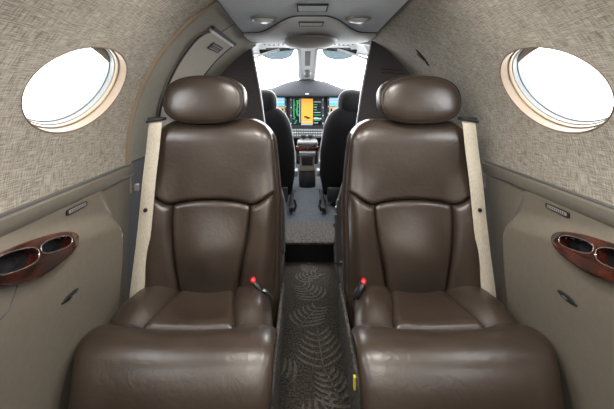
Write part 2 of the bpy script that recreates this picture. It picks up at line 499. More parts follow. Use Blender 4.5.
pts = [hull(-1, 1.866, rad(t), .709) for t in range(0, 55, 3)]; mb.tube(pts, .006, 6)
obj('cover_seam', mb, 'headline', door)
mb = MB(); door_slab(mb, 1.58, 1.77, 47.2, 50.4, .7045, .004)
door_slab(mb, 1.595, 1.755, 49.4, 49.9, .7038, .001, mi=1); door_slab(mb, 1.595, 1.755, 47.7, 48.2, .7038, .001, mi=1)
door_slab(mb, 1.61, 1.74, 48.6, 48.95, .7038, .001, mi=1)
obj('instruction_placard', mb, ['dark', 'plate'], door)
mb = MB(); mb.tube([hull(-1, 1.575, rad(t), .7215) for t in range(52, 66, 2)], .002, 5); obj('lining_seam', mb, 'headline', door)

mb = MB(); rows = []
for i in range(41):
    th = lerp(TH0, rad(62), i / 40)
    rows.append([hull(-1, 1.875, th, .721), hull(-1, 1.90, th, .716), hull(-1, 1.95, th, .706), hull(-1, 2.00, th, .690), hull(-1, 2.034, th, .672), hull(-1, 2.038, th, .722)])
mb.grid(rows); obj('forward_jamb', mb, 'door', door)

# small black fitting on the right wall
mb = MB(); rows = []
for i in range(17):
    a = -1 + 2 * i / 16; w_ = .014 * math.sqrt(max(0.0004, 1 - a * a))
    th = rad(42.5 + 4.4 * a); yc = 1.562 - .013 * a
    rows.append([hull(1, yc + w_ * math.cos(q * math.pi / 8), th, R - .006 * math.sin(q * math.pi / 8) * math.sqrt(max(0, 1 - a * a)) - .0008) for q in range(9)])
mb.grid(rows)
hk = thing('coat_hook', 'small black lens-shaped fitting on the linen wall above the right headrest', 'hook', hull(1, 1.56, rad(42.5)))
obj('hook_body', mb, 'black', hk)
mb = MB(); mb.tube([hull(1, 1.552, rad(40.5), R - .008), hull(1, 1.558, rad(43), R - .010), hull(1, 1.566, rad(45), R - .008)], .003, 6)
obj('hook_tab', mb, 'steel', hk)

# ------------------------------------------------------------------ floors
mb = MB(); mb.box(-.15, .155, -1.2, 2.16, -.04, 0)
fh = [.0018]
def frond(x, y, ang, L, mi=1):
    fh[0] += .0003; h = fh[0]
    n = 6; c, s_ = math.cos(ang), math.sin(ang); cur = random.uniform(-.5, .5)
    def P(u, v):                                      # u along stem, v sideways
        v = v + cur * u * u / L * .6
        return (x + c * u - s_ * v, y + s_ * u + c * v)
    def strip(p0, p1, p2, w):
        pts = []
        for k in range(7):
            t = k / 6
            pts.append(((1 - t) ** 2 * p0[0] + 2 * t * (1 - t) * p1[0] + t * t * p2[0], (1 - t) ** 2 * p0[1] + 2 * t * (1 - t) * p1[1] + t * t * p2[1]))
        L_, R_ = [], []
        for k, p in enumerate(pts):
            q0 = pts[max(0, k - 1)]; q1 = pts[min(6, k + 1)]; dx, dy = q1[0] - q0[0], q1[1] - q0[1]; l_ = math.hypot(dx, dy) or 1
            ww = w * math.sin(math.pi * (.12 + .80 * k / 6))
            for lst, sg in ((L_, 1), (R_, -1)): lst.append((p[0] - sg * dy / l_ * ww, p[1] + sg * dx / l_ * ww))
        ok = all(-.147 < q[0] < .152 for q in L_ + R_)
        if ok: mb.grid([[(a[0], a[1], .0), (a[0], a[1], h), (b[0], b[1], h), (b[0], b[1], .0)] for a, b in zip(L_, R_)], mi)
    strip(P(0, 0), P(L * .5, 0), P(L, 0), .003)
    for i in range(n):
        u = L * (.12 + .8 * i / n); l2 = L * (.42 - .25 * i / n)
        for sg in (-1, 1):
            strip(P(u, 0), P(u + l2 * .15, sg * l2 * .6), P(u + l2 * .75, sg * l2 * .95), .0065)
for (x, y, a, L) in [(.05, 1.28, 1.75, .26), (-.06, 1.52, 1.2, .22), (.06, 1.72, 2.1, .22), (-.07, 1.90, .9, .18), (.02, 2.0, 1.9, .14), (-.06, 1.22, 2.4, .2),
                     (-.02, 1.05, 1.0, .2), (.11, 1.12, 1.9, .2), (.07, .75, 1.4, .24), (-.06, .45, 1.8, .24)]:
    frond(x, y, a, L)
struct('floor', mb, ['carpet', 'frond'], label='dark aisle carpet with pale fern pattern', smooth=False)
mb = MB(); mb.box(-.15, .155, 2.14, 2.165, 0, .118); struct('trim_3', mb, 'riser', label='black step riser at the end of the aisle', smooth=False)
mb = MB()
rows = [[Vector((lerp(-.17, .175, k / 8), y, z)) for k in range(9)] for y, z in ((2.140, .116), (2.134, .122), (2.145, .129), (2.17, .131), (2.45, .135))]
mb.slab(rows, (0, 0, 1), .010); struct('trim_4', mb, 'carpet_grey', label='grey carpeted step into the cockpit')
mb = MB(); rows = [[Vector((lerp(-.62, .62, k / 8), y, z)) for k in range(9)] for y, z in ((2.45, .118), (2.5, .124), (3.2, .195), (4.0, .26))]
mb.slab(rows, (0, 0, 1), .03)
struct('floor_cockpit', mb, 'vinyl', label='blue-grey cockpit floor between the pilot seats')
for s_, nm in ((-1, 'floor_left'), (1, 'floor_right')):
    x0, x1 = (-.70, -.15) if s_ < 0 else (.155, .70)
    mb = MB(); mb.box(x0, x1, -1.2, 2.45, -.04, .105); struct(nm, mb, 'carpet_grey', label='raised carpeted seat deck on the %s of the aisle' % ('left' if s_ < 0 else 'right'), smooth=False)

# ------------------------------------------------------------------ side panels
def crest(y): return .745 - .20 * (max(.5, y) - .75)
FR = 1.14
def panel_x(y, z):
    """distance of the panel face from the centre line"""
    c = crest(y)
    base = interp([0, .3, .5, .60], [.660, .655, .645, .638], z)
    xb = lerp(.628 + .010 * sstep((y - .6) / .4), base, sstep((c - .09 - z) / .25))
    up = lerp(xb, .668, sstep((z - (c - .06)) / .065))
    # bulge dies away at its rounded forward corner
    e = (y - (FR - .10 * max(0, (z - .58)) / .2)) / .04
    k = sstep(e)
    rec = interp([0, .5, .786], [.682, .687, .674], z)
    return lerp(up, rec, k)
def panel_p(side, y, z, n=0.0): return Vector((side * (panel_x(y, z) - n), y, z))
def panel_frame(side, y, z, slope):
    o = panel_p(side, y, z); d = .02
    a = panel_p(side, y + d, z + slope * d) - panel_p(side, y - d, z - slope * d); a.normalize()
    b = panel_p(side, y, z + .015) - panel_p(side, y, z - .015)
    b -= a * b.dot(a); b.normalize()
    n = a.cross(b)
    if n.x * side > 0: n = -n
    return o, a, b, n

def rounded_slot(hl, hh, k=40, e=2.6):
    out = []
    for i in range(k):
        p = 2 * math.pi * i / k; c, s_ = math.cos(p), math.sin(p)
        out.append((hl * math.copysign(abs(c) ** (2 / e), c), hh * math.copysign(abs(s_) ** (2 / e), s_)))
    return out

def side_panel(side):
    word = 'left' if side < 0 else 'right'
    t = thing('side_panel', 'taupe moulded armrest side panel with wooden cup holder beside the %s seat' % word, 'side panel', (side * .66, .7, .1), 'cabin side panels')
    yf = 1.265 if side < 0 else 1.32
    BY, BZ, SL = .765, .690, -.21
    HL, HH = .150, .037
    # wells in bezel coordinates (along, up, half length, half height)
    wells = [(.060, .008, .054, .0145), (-.064, .002, .060, .019)]
    o, A, B, N = panel_frame(side, BY, BZ, SL)
    def outline(k=72):
        out = []
        for i in range(k):
            p = 2 * math.pi * i / k; c, s_ = math.cos(p), math.sin(p)
            out.append((HL * math.copysign(abs(c) ** .92, c), HH * math.copysign(abs(s_) ** .85, s_) - .012 * (1 - abs(c)) * (1 if s_ < 0 else .2) + .006 * c))
        return out
    # panel sheet, open under the cup holder
    mb = MB(); ny, nz = 150, 90
    ylist = [lerp(-1.19, .5, i / 20) for i in range(20)] + [lerp(.5, yf, i / ny) for i in range(ny + 1)]
    zl = [lerp(.106, .786, i / nz) for i in range(nz + 1)]
    k = len(zl)
    vs = [panel_p(side, y, z) for y in ylist for z in zl]
    fs = []
    for i in range(len(ylist) - 1):
        for j in range(nz):
            c = (vs[i * k + j] + vs[(i + 1) * k + j + 1]) / 2; q = c - o
            if abs(q.dot(N)) < .05 and (q.dot(A) / (HL - .007)) ** 2 + ((q.dot(B) + .004) / (HH - .005)) ** 2 < 1: continue
            fs.append((i * k + j, (i + 1) * k + j, (i + 1) * k + j + 1, i * k + j + 1))
    mb.add(vs, fs)
    # forward end cap reaching out to the hull
    rows = [[Vector((side * lerp(panel_x(yf, z), .694, q / 3), yf, z)) for q in range(4)] for z in zl]
    mb.grid(rows)
    obj('panel_shell', mb, 'panel', t)
    # top ledge: dark slim cap
    mb = MB(); rows = []
    for y in ylist:
        rows.append([Vector((side * .696, y, .790)), Vector((side * .672, y, .790)), Vector((side * .664, y, .786)), Vector((side * .663, y, .778)),
                     Vector((side * .666, y, .752)), Vector((side * .671, y, .748)), Vector((side * .694, y, .748))])
    mb.grid(rows, cv=True); mb.prism(rows[0], (0, -.001, 0)); mb.prism(rows[-1], (0, .001, 0))
    obj('top_ledge', mb, 'ledge', t)
    mb = MB(); mb.tube([Vector((side * .674, y, .7905)) for y in ylist], .0030, 6); obj('ledge_seam', mb, 'headline', t)
    # ---- cup holder
    def W(a, b, n): return o + A * a + B * b + N * n
    bez = MB(); ol = outline(); rows = []
    for ins, n in ((0, -.02), (0, .004), (.002, .008), (.005, .0095)):
        rows.append([W(a * (1 - ins / HL), b * (1 - ins / HH), n) for a, b in ol])
    og = bez.grid(rows, cv=True); kk = len(ol)
    bez.f.append(tuple(og + 3 * kk + i for i in range(kk))); bez.m.append(0)
    bez.f.append(tuple(og + i for i in range(kk))[::-1]); bez.m.append(0)
    bo = obj('cup_holder', bez, 'wood', t)
    # cut the wells out of the wooden plate
    cut = MB()
    for (a0, b0, hl, hh) in wells:
        sl = rounded_slot(hl, hh)
        cut.prism([W(a0 + a, b0 + b, -.05) for a, b in sl], N * .1)
    co = obj('cutter', cut, 'well')
    md = bo.modifiers.new('b', 'BOOLEAN'); md.operation = 'DIFFERENCE'; md.object = co; md.solver = 'EXACT'
    co_loc = bo.matrix_world
    bpy.context.view_layer.update()
    dg = bpy.context.evaluated_depsgraph_get()
    me = bpy.data.meshes.new_from_object(bo.evaluated_get(dg)); bo.modifiers.clear(); bo.data = me; me.name = 'cup_holder'
    me.polygons.foreach_set('use_smooth', [True] * len(me.polygons)); me.set_sharp_from_angle(angle=rad(40))
    bpy.data.objects.remove(co)
    for (a0, b0, hl, hh) in wells:
        sl = rounded_slot(hl + .0005, hh + .0005); mb = MB()
        dn = (-B * .62 - N * .78)                     # the cups sink down and outwards
        rows = [[W(a0 + a, b0 + b, .004) for a, b in sl], [W(a0 + a, b0 + b, -.008) for a, b in sl], [W(a0 + a * .97, b0 + b * .97, -.03) for a, b in sl], [W(a0 + a * .9, b0 + b * .9, -.036) for a, b in sl]]
        g = mb.grid(rows, cv=True); mb.f.append(tuple(g + 3 * len(sl) + i for i in range(len(sl)))); mb.m.append(0)
        obj('cup_well', mb, 'well', bo)
        mb = MB(); mb.tube([W(a0 + a * 1.01, b0 + b * 1.03, .0098) for a, b in sl], .0013, 6, closed=True)
        obj('metal_rim', mb, 'chrome', bo)
    # ---- latch, name plate and far cover
    lo, la, lb, ln = panel_frame(side, .885 if side < 0 else .862, .527 if side < 0 else .536, 0)
    mb = MB(); rows = []
    for i in range(9):
        a = i / 8 * math.pi / 2; rr = math.cos(a) + .001
        rows.append([lo + la * .034 * rr * math.cos(q * math.pi / 16) + lb * .0085 * rr * math.sin(q * math.pi / 16) + ln * (.005 * math.sin(a)) for q in range(32)])
    mb.grid(rows, cv=True); lt = obj('latch', mb, 'black', t)
    mb = MB(); mb.tube([lo + la * -.006 + ln * .0058, lo + la * .010 + ln * .0058], .0022, 6); obj('latch_slot', mb, 'steel', lt)
    po, pa, pb, pn = panel_frame(side, .953 if side < 0 else .935, .7335, 0)
    sl = rounded_slot(.044, .0078, 40, 6)
    mb = MB(); mb.prism([po + pa * a + pb * b + pn * .001 for a, b in sl], pn * .0025); 
    pl = obj('name_plate', mb, 'black', t, False)
    mb = MB(); sl2 = rounded_slot(.036, .0046, 40, 8)
    mb.prism([po + pa * a + pb * b + pn * .003 for a, b in sl2], pn * .0012)
    for q in range(9):
        a = -.029 + .0072 * q
        mb.prism([po + pa * (a + dx) + pb * dy + pn * .0042 for dx, dy in ((0, -.003), (.0022, -.003), (.0042, .003), (.002, .003))], pn * .0006, 1)
    obj('plate_face', mb, ['plate', 'dark'], pl, False)
    if side < 0:
        mb = MB(); yz = [(.60, .708), (.685, .684), (.712, .652), (.69, .612), (.60, .585)]
        pts = []
        for (a, b), (c, d) in zip(yz, yz[1:]):
            pts += [panel_p(side, lerp(a, c, q / 8), lerp(b, d, q / 8), .0004) for q in range(8)]
        mb.tube(pts, .0016, 6); obj('cover_groove', mb, 'headline', t)
    return t
side_panel(-1); side_panel(1)

# ------------------------------------------------------------------ cabin seats
def seat(side):
    word = 'left' if side < 0 else 'right'
    C = .37
    root = thing('cabin_seat', 'brown leather cabin seat on the %s of the aisle with beige shoulder belt' % word, 'seat', (side * C, 1.05, .105), 'brown leather cabin seats')
    X = lambda u: side * (C + u)
    yb = lambda z: 1.215 + .13 * (z - .33)
    ztop = .955
    def hw_in(z): return interp([.28, .33, .65, .80, .87], [.225, .235, .238, .226, .222], z)
    def hw_out(z): return interp([.28, .33, .65, .80, .87], [.240, .245, .245, .232, .226], z)
    def corner(z):                                    # rounded shoulders
        rr = .095
        if z <= ztop - rr: return 0
        q = (z - (ztop - rr)) / rr; return rr * (1 - math.sqrt(max(0, 1 - q * q)))
    def L(z): return -hw_in(z) + corner(z)
    def Rr(z): return hw_out(z) - corner(z)
    def zs(u):                                        # arched seam between upper back and lower panels
        a = abs(u + .005)
        if a < .142: return .668 - .016 * (a / .142) ** 2
        return .652 + .045 * sstep((a - .142) / .10)
    def front(u, z):
        y = yb(z)
        y -= .048 * math.exp(-((z - .48) / .11) ** 2) * math.exp(-(u / .14) ** 2)
        y -= .034 * sstep((abs(u + .003) - .10) / .10) * sstep((.80 - z) / .22)
        y += .02 * sstep((z - .88) / .08)
        return y
    nb = (0, -1, 0)
    # upper back
    mb = MB()
    def Fu(s_, t):
        zz0 = .66 + .30 * 0
        # rows follow the seam at the bottom and the flat top at the top
        z_ = lerp(.66, ztop, t); u = lerp(L(z_), Rr(z_), s_)
        z = lerp(zs(u), ztop, t)
        return (X(u), front(u, z), z)
    pillow(mb, Fu, .45, .30, .030, .050, nb, .05, 44, 40, rt=(.018, .05))
    back = obj('upper_back', mb, 'leather', root)
    # lumbar panel and the two side bolsters
    li = lambda z: -(.102 + .040 * sstep((z - .30) / .34)) - .003
    lo_ = lambda z: (.097 + .043 * sstep((z - .30) / .34)) - .003
    zb = .285
    mb = MB()
    def Fl(s_, t):
        z0 = lerp(zb, .65, t); u = lerp(li(z0), lo_(z0), s_); z = lerp(zb, zs(u), t); return (X(u), front(u, z), z)
    pillow(mb, Fl, .26, .37, .026, .018, nb, .05, 36, 40, rt=(.03, .015)); obj('lumbar_panel', mb, 'leather', root)
    for which in (0, 1):
        mb = MB()
        def Fb(s_, t, which=which):
            z0 = lerp(zb, .665, t)
            a, b = (L(z0), li(z0)) if which == 0 else (lo_(z0), Rr(z0))
            u = lerp(a, b, s_); z = lerp(zb, zs(u), t); return (X(u), front(u, z) + (.03 * max(0, 1 - (s_ if which == 0 else 1 - s_) / .35) ** 2), z)
        pillow(mb, Fb, .11, .38, .030, ((.045, .020) if which == 0 else (.020, .045)), nb, .05, 26, 40, rt=(.03, .018)); obj('side_bolster', mb, 'leather', root)
    # welts
    mb = MB()
    mb.tube([(X(u), front(u, zs(u)) + .004 - .006, zs(u)) for u in [lerp(L(.66) + .012, Rr(.66) - .012, i / 50) for i in range(51)]], .0030, 6)
    for f in (li, lo_):
        mb.tube([(X(f(z)), front(f(z), z) - .002, z) for z in [lerp(.29, .646, i / 30) for i in range(31)]], .0030, 6)
    obj('seam_welt', mb, 'welt', root)
    # back shell behind the padding
    mb = MB(); rows = []
    for t in cosn(30):
        z = lerp(.16, ztop - .012, t); g = .018
        a, b = L(z) - g * (1 - t ** 6), Rr(z) + .004
        ring = []
        y0, y1 = yb(z) + .010, yb(z) + .105
        for q in range(40):
            p = 2 * math.pi * q / 40; c, s_ = math.cos(p), math.sin(p)
            ring.append(Vector((X(lerp(a, b, .5 + .5 * math.copysign(abs(c) ** .45, c))), lerp(y0, y1, .5 + .5 * math.copysign(abs(s_) ** .6, s_)), z)))
        rows.append(ring)
    g = mb.grid(rows, cv=True); mb.f.append(tuple(range(g + 30 * 40, g + 31 * 40))); mb.m.append(0)
    shell = obj('back_shell', mb, 'leather', root)
    mb = MB()
    for off in (.030, .062):
        mb.tube([(X(L(z) - .0165 * (1 - ((z - .16) / .8) ** 6)), yb(z) + off, z) for z in [lerp(.30, .90, i / 30) for i in range(31)]], .0030, 6)
    obj('shell_welt', mb, 'welt', shell)
    # headrest ------------------------------------------------
    hc, hz, hy = .036, 1.033, 1.262
    def ho(p, k, e=2.7):
        c, s_ = math.cos(p), math.sin(p)
        w_ = .157 * (1 - .06 * (s_ > 0) * s_)
        return (hc + k * w_ * math.copysign(abs(c) ** (2 / e), c), hz + k * .0925 * math.copysign(abs(s_) ** (2 / e), s_))
    mb = MB(); K = 72; rows = []
    prof = [(.002, -.020), (.2, -.0197), (.45, -.0182), (.62, -.0158), (.75, -.0125), (.86, -.0075), (.90, -.003), (.912, .001), (.924, -.001), (.945, .001), (.97, .009), (.99, .022), (1.0, .042), (.985, .068), (.93, .090), (.8, .104), (.5, .110), (.002, .112)]
    for kf, dy in prof:
        rows.append([Vector((X(ho(2 * math.pi * q / K, kf)[0]), hy + dy + .10 * (ho(2 * math.pi * q / K, kf)[1] - hz), ho(2 * math.pi * q / K, kf)[1])) for q in range(K)])
    mb.grid(rows, cv=True); hr = obj('headrest', mb, 'leather', root, angle=80)
    mb = MB(); mb.tube([(X(ho(2 * math.pi * q / K, .912)[0]), hy + .000 + .10 * (ho(2 * math.pi * q / K, .912)[1] - hz), ho(2 * math.pi * q / K, .912)[1]) for q in range(K)], .0028, 6, closed=True)
    obj('seam_welt', mb, 'welt', hr)
    for du in (-.05, .05):
        mb = MB(); mb.tube([(X(hc + du), 1.31, .90), (X(hc + du), 1.325, 1.0)], .007, 8); obj('headrest_post', mb, 'steel', root)
    # cushion --------------------------------------------------
    cz = lambda y: .350 + .010 * (1.2 - y) / .2
    yk = 1.245                                        # rear of cushion, under the backrest
    ys_ = lambda u: .985 + .10 * max(0, abs(u) - .12) ** 1.3 * 3
    ki = lambda y: -lerp(.130, .092, sstep((y - .98) / .25)) - .003
    ko = lambda y: lerp(.130, .094, sstep((y - .98) / .25)) - .002
    ci = lambda y: -interp([.95, 1.02, 1.12, 1.245], [.258, .252, .236, .215], y)
    co_ = lambda y: interp([.95, 1.02, 1.12, 1.245], [.281, .280, .275, .250], y)
    def top(u, y):
        z = cz(y) + .020 * sstep((abs(u) - .08) / .12) - .022 * max(0, abs(u) - .17) / .1 - .010 * sstep((y - 1.1) / .1) * 0
        return z
    nu = (0, 0, 1)
    mb = MB()
    pillow(mb, lambda s_, t: (lambda y: (X(lerp(ki(y), ko(y), s_)), y, top(lerp(ki(y), ko(y), s_), y) - .012 * math.sin(math.pi * s_) * math.sin(math.pi * t)))(lerp(.985, yk, t)), .24, .26, .022, .032, nu, .05, 32, 28)
    obj('seat_insert', mb, 'leather', root)
    for which in (0, 1):
        mb = MB()
        def Fs(s_, t, which=which):
            y = lerp(1.0, yk, t); a, b = (ci(y), ki(y)) if which == 0 else (ko(y), co_(y)); u = lerp(a, b, s_)
            y2 = lerp(ys_(u) - .02, yk, t)
            out = (1 - s_) if which == 0 else s_
            return (X(u), y2, top(u, y2) - .035 * max(0, out - .55) ** 2 / .2 - .034 * (1 - sstep(t / .40)))
        pillow(mb, Fs, .13, .25, .030, .045, nu, .09, 24, 28, et=(0, 1)); obj('cushion_bolster', mb, 'leather', root)
    prof = spline([(0, 1.0, .346), (0, .965, .366), (0, .915, .378), (0, .868, .366), (0, .832, .330), (0, .812, .280), (0, .804, .215), (0, .812, .130)], 6)
    nP = len(prof) - 1
    def pr(t):
        q = t * nP; i = min(int(q), nP - 1); return prof[i].lerp(prof[i + 1], q - i)
    def prn(t):
        d = pr(min(1, t + .01)) - pr(max(0, t - .01)); n = Vector((0, d.z, -d.y)); n.normalize()
        return n if n.z > 0 or n.y < 0 else -n
    mb = MB()
    def Ff(s_, t):
        p = pr(t); u = lerp(-.260, .282, s_)
        edge = max(0, abs(2 * s_ - 1) - .75) / .25
        y = p.y + (ys_(u) - .985) * (1 - sstep(t / .35)) + .012 * edge ** 2 * sstep((t - .2) / .4)
        inw = .006 * sstep((t - .5) / .5)
        u -= .048 * sstep((t - .12) / .55) * sstep((s_ - .45) / .5)
        # a shallow valley in the middle of the roll, like worn cushions
        z = p.z - .010 * edge ** 2 * (1 - t) - .006 * math.exp(-((s_ - .5) / .2) ** 2) * (1 - sstep(t / .5))
        return (X(u - inw * (2 * s_ - 1)), y, z)
    pillow(mb, Ff, .53, .34, .016, .030, lambda s_, t: prn(t), .03, 56, 44, et=(1, 0), rt=.016)
    # sides of the roll
    obj('front_roll', mb, 'leather', root)
    mb = MB(); rows = []
    for i in range(21):
        z = lerp(.115, .360, i / 20)
        ring = []
        gi = .008 + .045 * sstep((z - .335) / .03); 
        for q in range(48):
            p = 2 * math.pi * q / 48; c, s_ = math.cos(p), math.sin(p); e = .35
            u = lerp(-.250 + gi, .274 - gi, .5 + .5 * math.copysign(abs(c) ** e, c)); y = lerp(.868 + gi * 1.2, 1.255, .5 + .5 * math.copysign(abs(s_) ** e, s_))
            k_ = sstep((y - 1.0) / .25); u = u * lerp(1, .90, k_)
            ring.append(Vector((X(u), y, z)))
        rows.append(ring)
    g = mb.grid(rows, cv=True); mb.f.append(tuple(range(g + 20 * 48, g + 21 * 48))); mb.m.append(0); mb.f.append(tuple(range(g, g + 48))[::-1]); mb.m.append(0)
    obj('cushion_side', mb, 'leather', root)
    mb = MB()
    mb.tube([(X(u), ys_(u) + .006, top(u, ys_(u)) - .002) for u in [lerp(-.235, .255, i / 40) for i in range(41)]], .0034, 6)
    for f in (ki, ko):
        mb.tube([(X(f(y)), y, top(f(y), y) + .001) for y in [lerp(1.0, 1.235, i / 24) for i in range(25)]], .0034, 6)
    obj('seam_welt', mb, 'welt', root)
    # aisle-side lower trim, legs and reclining lever
    mb = MB(); mb.box(min(X(-.262), X(-.250)), max(X(-.262), X(-.250)), .86, 1.36, .112, .300, bev=.005); obj('side_trim', mb, 'carpet_grey', root)
    mb = MB(); mb.box(min(X(-.2), X(.22)), max(X(-.2), X(.22)), .86, 1.26, .105, .118, bev=.004); obj('base_plate', mb, 'dark', root)
    if side > 0:
        mb = MB(); mb.box(X(-.268), X(-.261), 0.905, .916, .262, .298, bev=.002); obj('pull_tag', mb, 'yellow', root)
    # buckle
    bx = -.190
    mb = MB(); mb.tube(spline([(X(-.232), 1.165, .352), (X(-.215), 1.150, .385), (X(bx - .010), 1.145, .395)], 5), .0075, 8, flat=.5)
    bk = obj('buckle_strap', mb, 'steel' if side < 0 else 'black', root)
    dirv = Vector((side * .30, .05, .55)).normalized() if side > 0 else Vector((side * .55, .05, .60)).normalized()
    p0 = Vector((X(bx - .018), 1.150, .377)) if side < 0 else Vector((X(bx - .036), 1.150, .364))
    mb = MB(); mb.tube([p0 + dirv * q for q in (0, .006, .03, .052, .056)], ([.008, .013, .014, .014, .010] if side < 0 else [.010, .017, .0185, .0185, .013]), 12, flat=.6); obj('buckle_body', mb, 'black', bk)
    mb = MB(); mb.tube([p0 + dirv * q for q in (.054, .056, .066, .069)], [.009, .0125, .0125, .008], 12, flat=.7); obj('release_button', mb, 'red', bk)
    # shoulder belt
    mb = MB(); pts = [(.206, 1.258, .962), (.203, 1.235, .935), (.205, 1.222, .86), (.208, 1.196, .74), (.212, 1.180, .62), (.219, 1.165, .50), (.226, 1.155, .41), (.231, 1.150, .345)]
    ctr = spline([(X(u), y, z) for u, y, z in pts], 6); rows = []
    for i, p in enumerate(ctr):
        w_ = .0235
        rows.append([p + Vector((side * lerp(-w_, w_, q / 6), .004 * ((q - 3) / 3) ** 2, 0)) for q in range(7)])
    mb.slab(rows, nb, .0022); bl = obj('shoulder_belt', mb, 'belt', root)
    mb = MB(); c = Vector((X(.211), 1.182, .650)); rows = []
    for rr, dy in ((.0072, 0), (.0068, -.004), (.004, -.0055), (.0003, -.0058)):
        rows.append([c + Vector((rr * math.cos(q * math.pi / 10), dy, rr * math.sin(q * math.pi / 10))) for q in range(20)])
    mb.grid(rows, cv=True); obj('belt_stud', mb, 'black', bl)
    mb = MB(); c = Vector((X(.204), 1.246, .962))
    x0, x1 = sorted((c.x - .027, c.x + .027))
    mb.box(x0, x1, c.y - .010, c.y + .035, c.z - .006, c.z + .006, bev=.003)
    mb.tube([(c.x - .030, c.y - .009, c.z - .004 + side * .006), (c.x + .030, c.y - .009, c.z - .004 - side * .006)], .0045, 8)
    obj('belt_guide', mb, 'dark', root)
    if side < 0:
        mb = MB(); mb.box(X(.262), X(.244), 1.20, 1.22, .71, .735, bev=.003); obj('belt_clip', mb, 'edge', bl)
    return root
seat(-1); seat(1)

# ------------------------------------------------------------------ cockpit dividers
def divider(side):
    y = 2.03 if side < 0 else 1.90
    t = thing('cockpit_divider', 'charcoal curved divider behind the %s pilot seat' % ('left' if side < 0 else 'right'), 'divider', (side * .4, y, .11), 'charcoal cockpit dividers')
    inner = [(.362, 1.398), (.350, 1.345), (.300, 1.09), (.255, .80), (.182, .52), (.152, .42), (.150, .30), (.150, .11)]
    if side < 0: inner = [(x + .0, z) for x, z in inner]
    rr = .70 if side > 0 else .680
    outer = [(rr * math.cos(rad(a)), ZC + rr * math.sin(rad(a))) for a in range(-40, 58, 3)]
    outer = [(x, z) for x, z in outer if z > .11]
    poly = [(side * x, y, z) for x, z in outer + [(.385, 1.392)] + inner]
    mb = MB(); mb.prism(poly, (0, .03, 0)); obj('divider_board', mb, 'divider', t, False)
    mb = MB(); mb.tube([(side * x, y + .012, z) for x, z in spl2(inner)], .0085, 8); obj('edge_trim', mb, 'edge', t)
    if side > 0:
        for k in range(2):
            mb = MB(); mb.tube([(.40, y - .002, 1.175 + .02 * k), (.53 - .01 * k, y - .002, 1.168 + .02 * k)], .0022, 6); obj('stitch_line', mb, 'welt', t)
        for k in range(5):
            z = .72 - .085 * k; x = interp([.42, .52, .8, 1.09], [.152, .182, .255, .300], z) - .004
            mb = MB(); mb.tube([(x, y - .012, z), (x, y + .004, z)], .006, 8); obj('fastener', mb, 'steel', t)
def spl2(pts): return [(p.x, p.y) for p in spline([(a, b, 0) for a, b in pts], 6)]
divider(-1); divider(1)

# ------------------------------------------------------------------ cockpit shell and windscreen
mb = MB()
for s_ in (-1, 1):
    plain_lining(mb, s_, 1.9 if s_ > 0 else 2.03, 3.0, .735, rad(-62), rad(15), 24)
    plain_lining(mb, s_, 1.9 if s_ > 0 else 2.03, 2.15, .735, rad(15), rad(66), 20)
    plain_lining(mb, s_, 3.0, 4.2, .735, rad(-62), rad(15), 24)
struct('wall_front', mb, 'cockpit', label='dark cockpit lining around the pilot seats')
mb = MB(); mb.box(-.75, .75, 4.16, 4.2, .1, 1.02); struct('wall_nose', mb, 'cockpit', smooth=False)
# roof above the windscreen
mb = MB(); rows = [[Vector((lerp(-.62, .62, k / 24), y - .22 * (lerp(-1, 1, k / 24)) ** 2, z - .13 * (lerp(-1, 1, k / 24)) ** 2)) for k in range(25)] for y, z in ((2.06, 1.385), (2.3, 1.415), (2.45, 1.415), (2.64, 1.41))]
mb.slab(rows, (0, 0, -1), .02); struct('ceiling_cockpit', mb, 'frame', label='white roof lining above the windscreen')
def ws(x, t):
    """windscreen sheet: x sideways, t from the roof edge (0) to the glareshield (1)"""
    k = abs(x) / .62
    return Vector((x, lerp(2.60 - .22 * k * k, 3.80 - .62 * k * k, t), lerp(1.42 - .13 * k * k, 1.17 - .09 * k, t)))
# window_7/8: the two windscreen panes with their frames
for s_, lab in ((-1, 'bright left windscreen pane of the cockpit'), (1, 'bright right windscreen pane of the cockpit')):
    x0, x1 = .072, .60
    mb = MB(); tb = lambda pts: mb.tube(pts, .016, 8, flat=.7)
    tb([ws(s_ * lerp(x0, x1, i / 20), .03) for i in range(21)]); tb([ws(s_ * lerp(x0, x1, i / 20), .98) for i in range(21)])
    tb([ws(s_ * x0, lerp(.03, .98, i / 12)) for i in range(13)]); tb([ws(s_ * x1, lerp(.03, .98, i / 12)) for i in range(13)])
    w = struct('window_%d' % (7 if s_ < 0 else 8), mb, 'frame', label=lab)
    mb = MB(); mb.grid([[ws(s_ * lerp(x0, x1, i / 16), lerp(.03, .98, k / 8)) for k in range(9)] for i in range(17)]); obj('pane', mb, 'glass', w)
# centre post
mb = MB(); rows = [[ws(lerp(-.078, .078, k / 8), lerp(-.02, 1, i / 16)) + Vector((0, -.02 * math.cos((k / 8 - .5) * math.pi), -.012 * math.cos((k / 8 - .5) * math.pi))) for k in range(9)] for i in range(17)]
mb.slab(rows, (0, -.5, -.8), .02); post = struct('trim_5', mb, 'frame', label='white centre post between the two windscreen panes')
mb = MB(); rows = [[ws(lerp(-.022, .022, k / 6), lerp(.06, .36, i / 12)) + Vector((0, -.030, -.022)) for k in range(7)] for i in range(13)]
mb.slab(rows, (0, -.5, -.8), .008); obj('post_channel', mb, 'track', post)
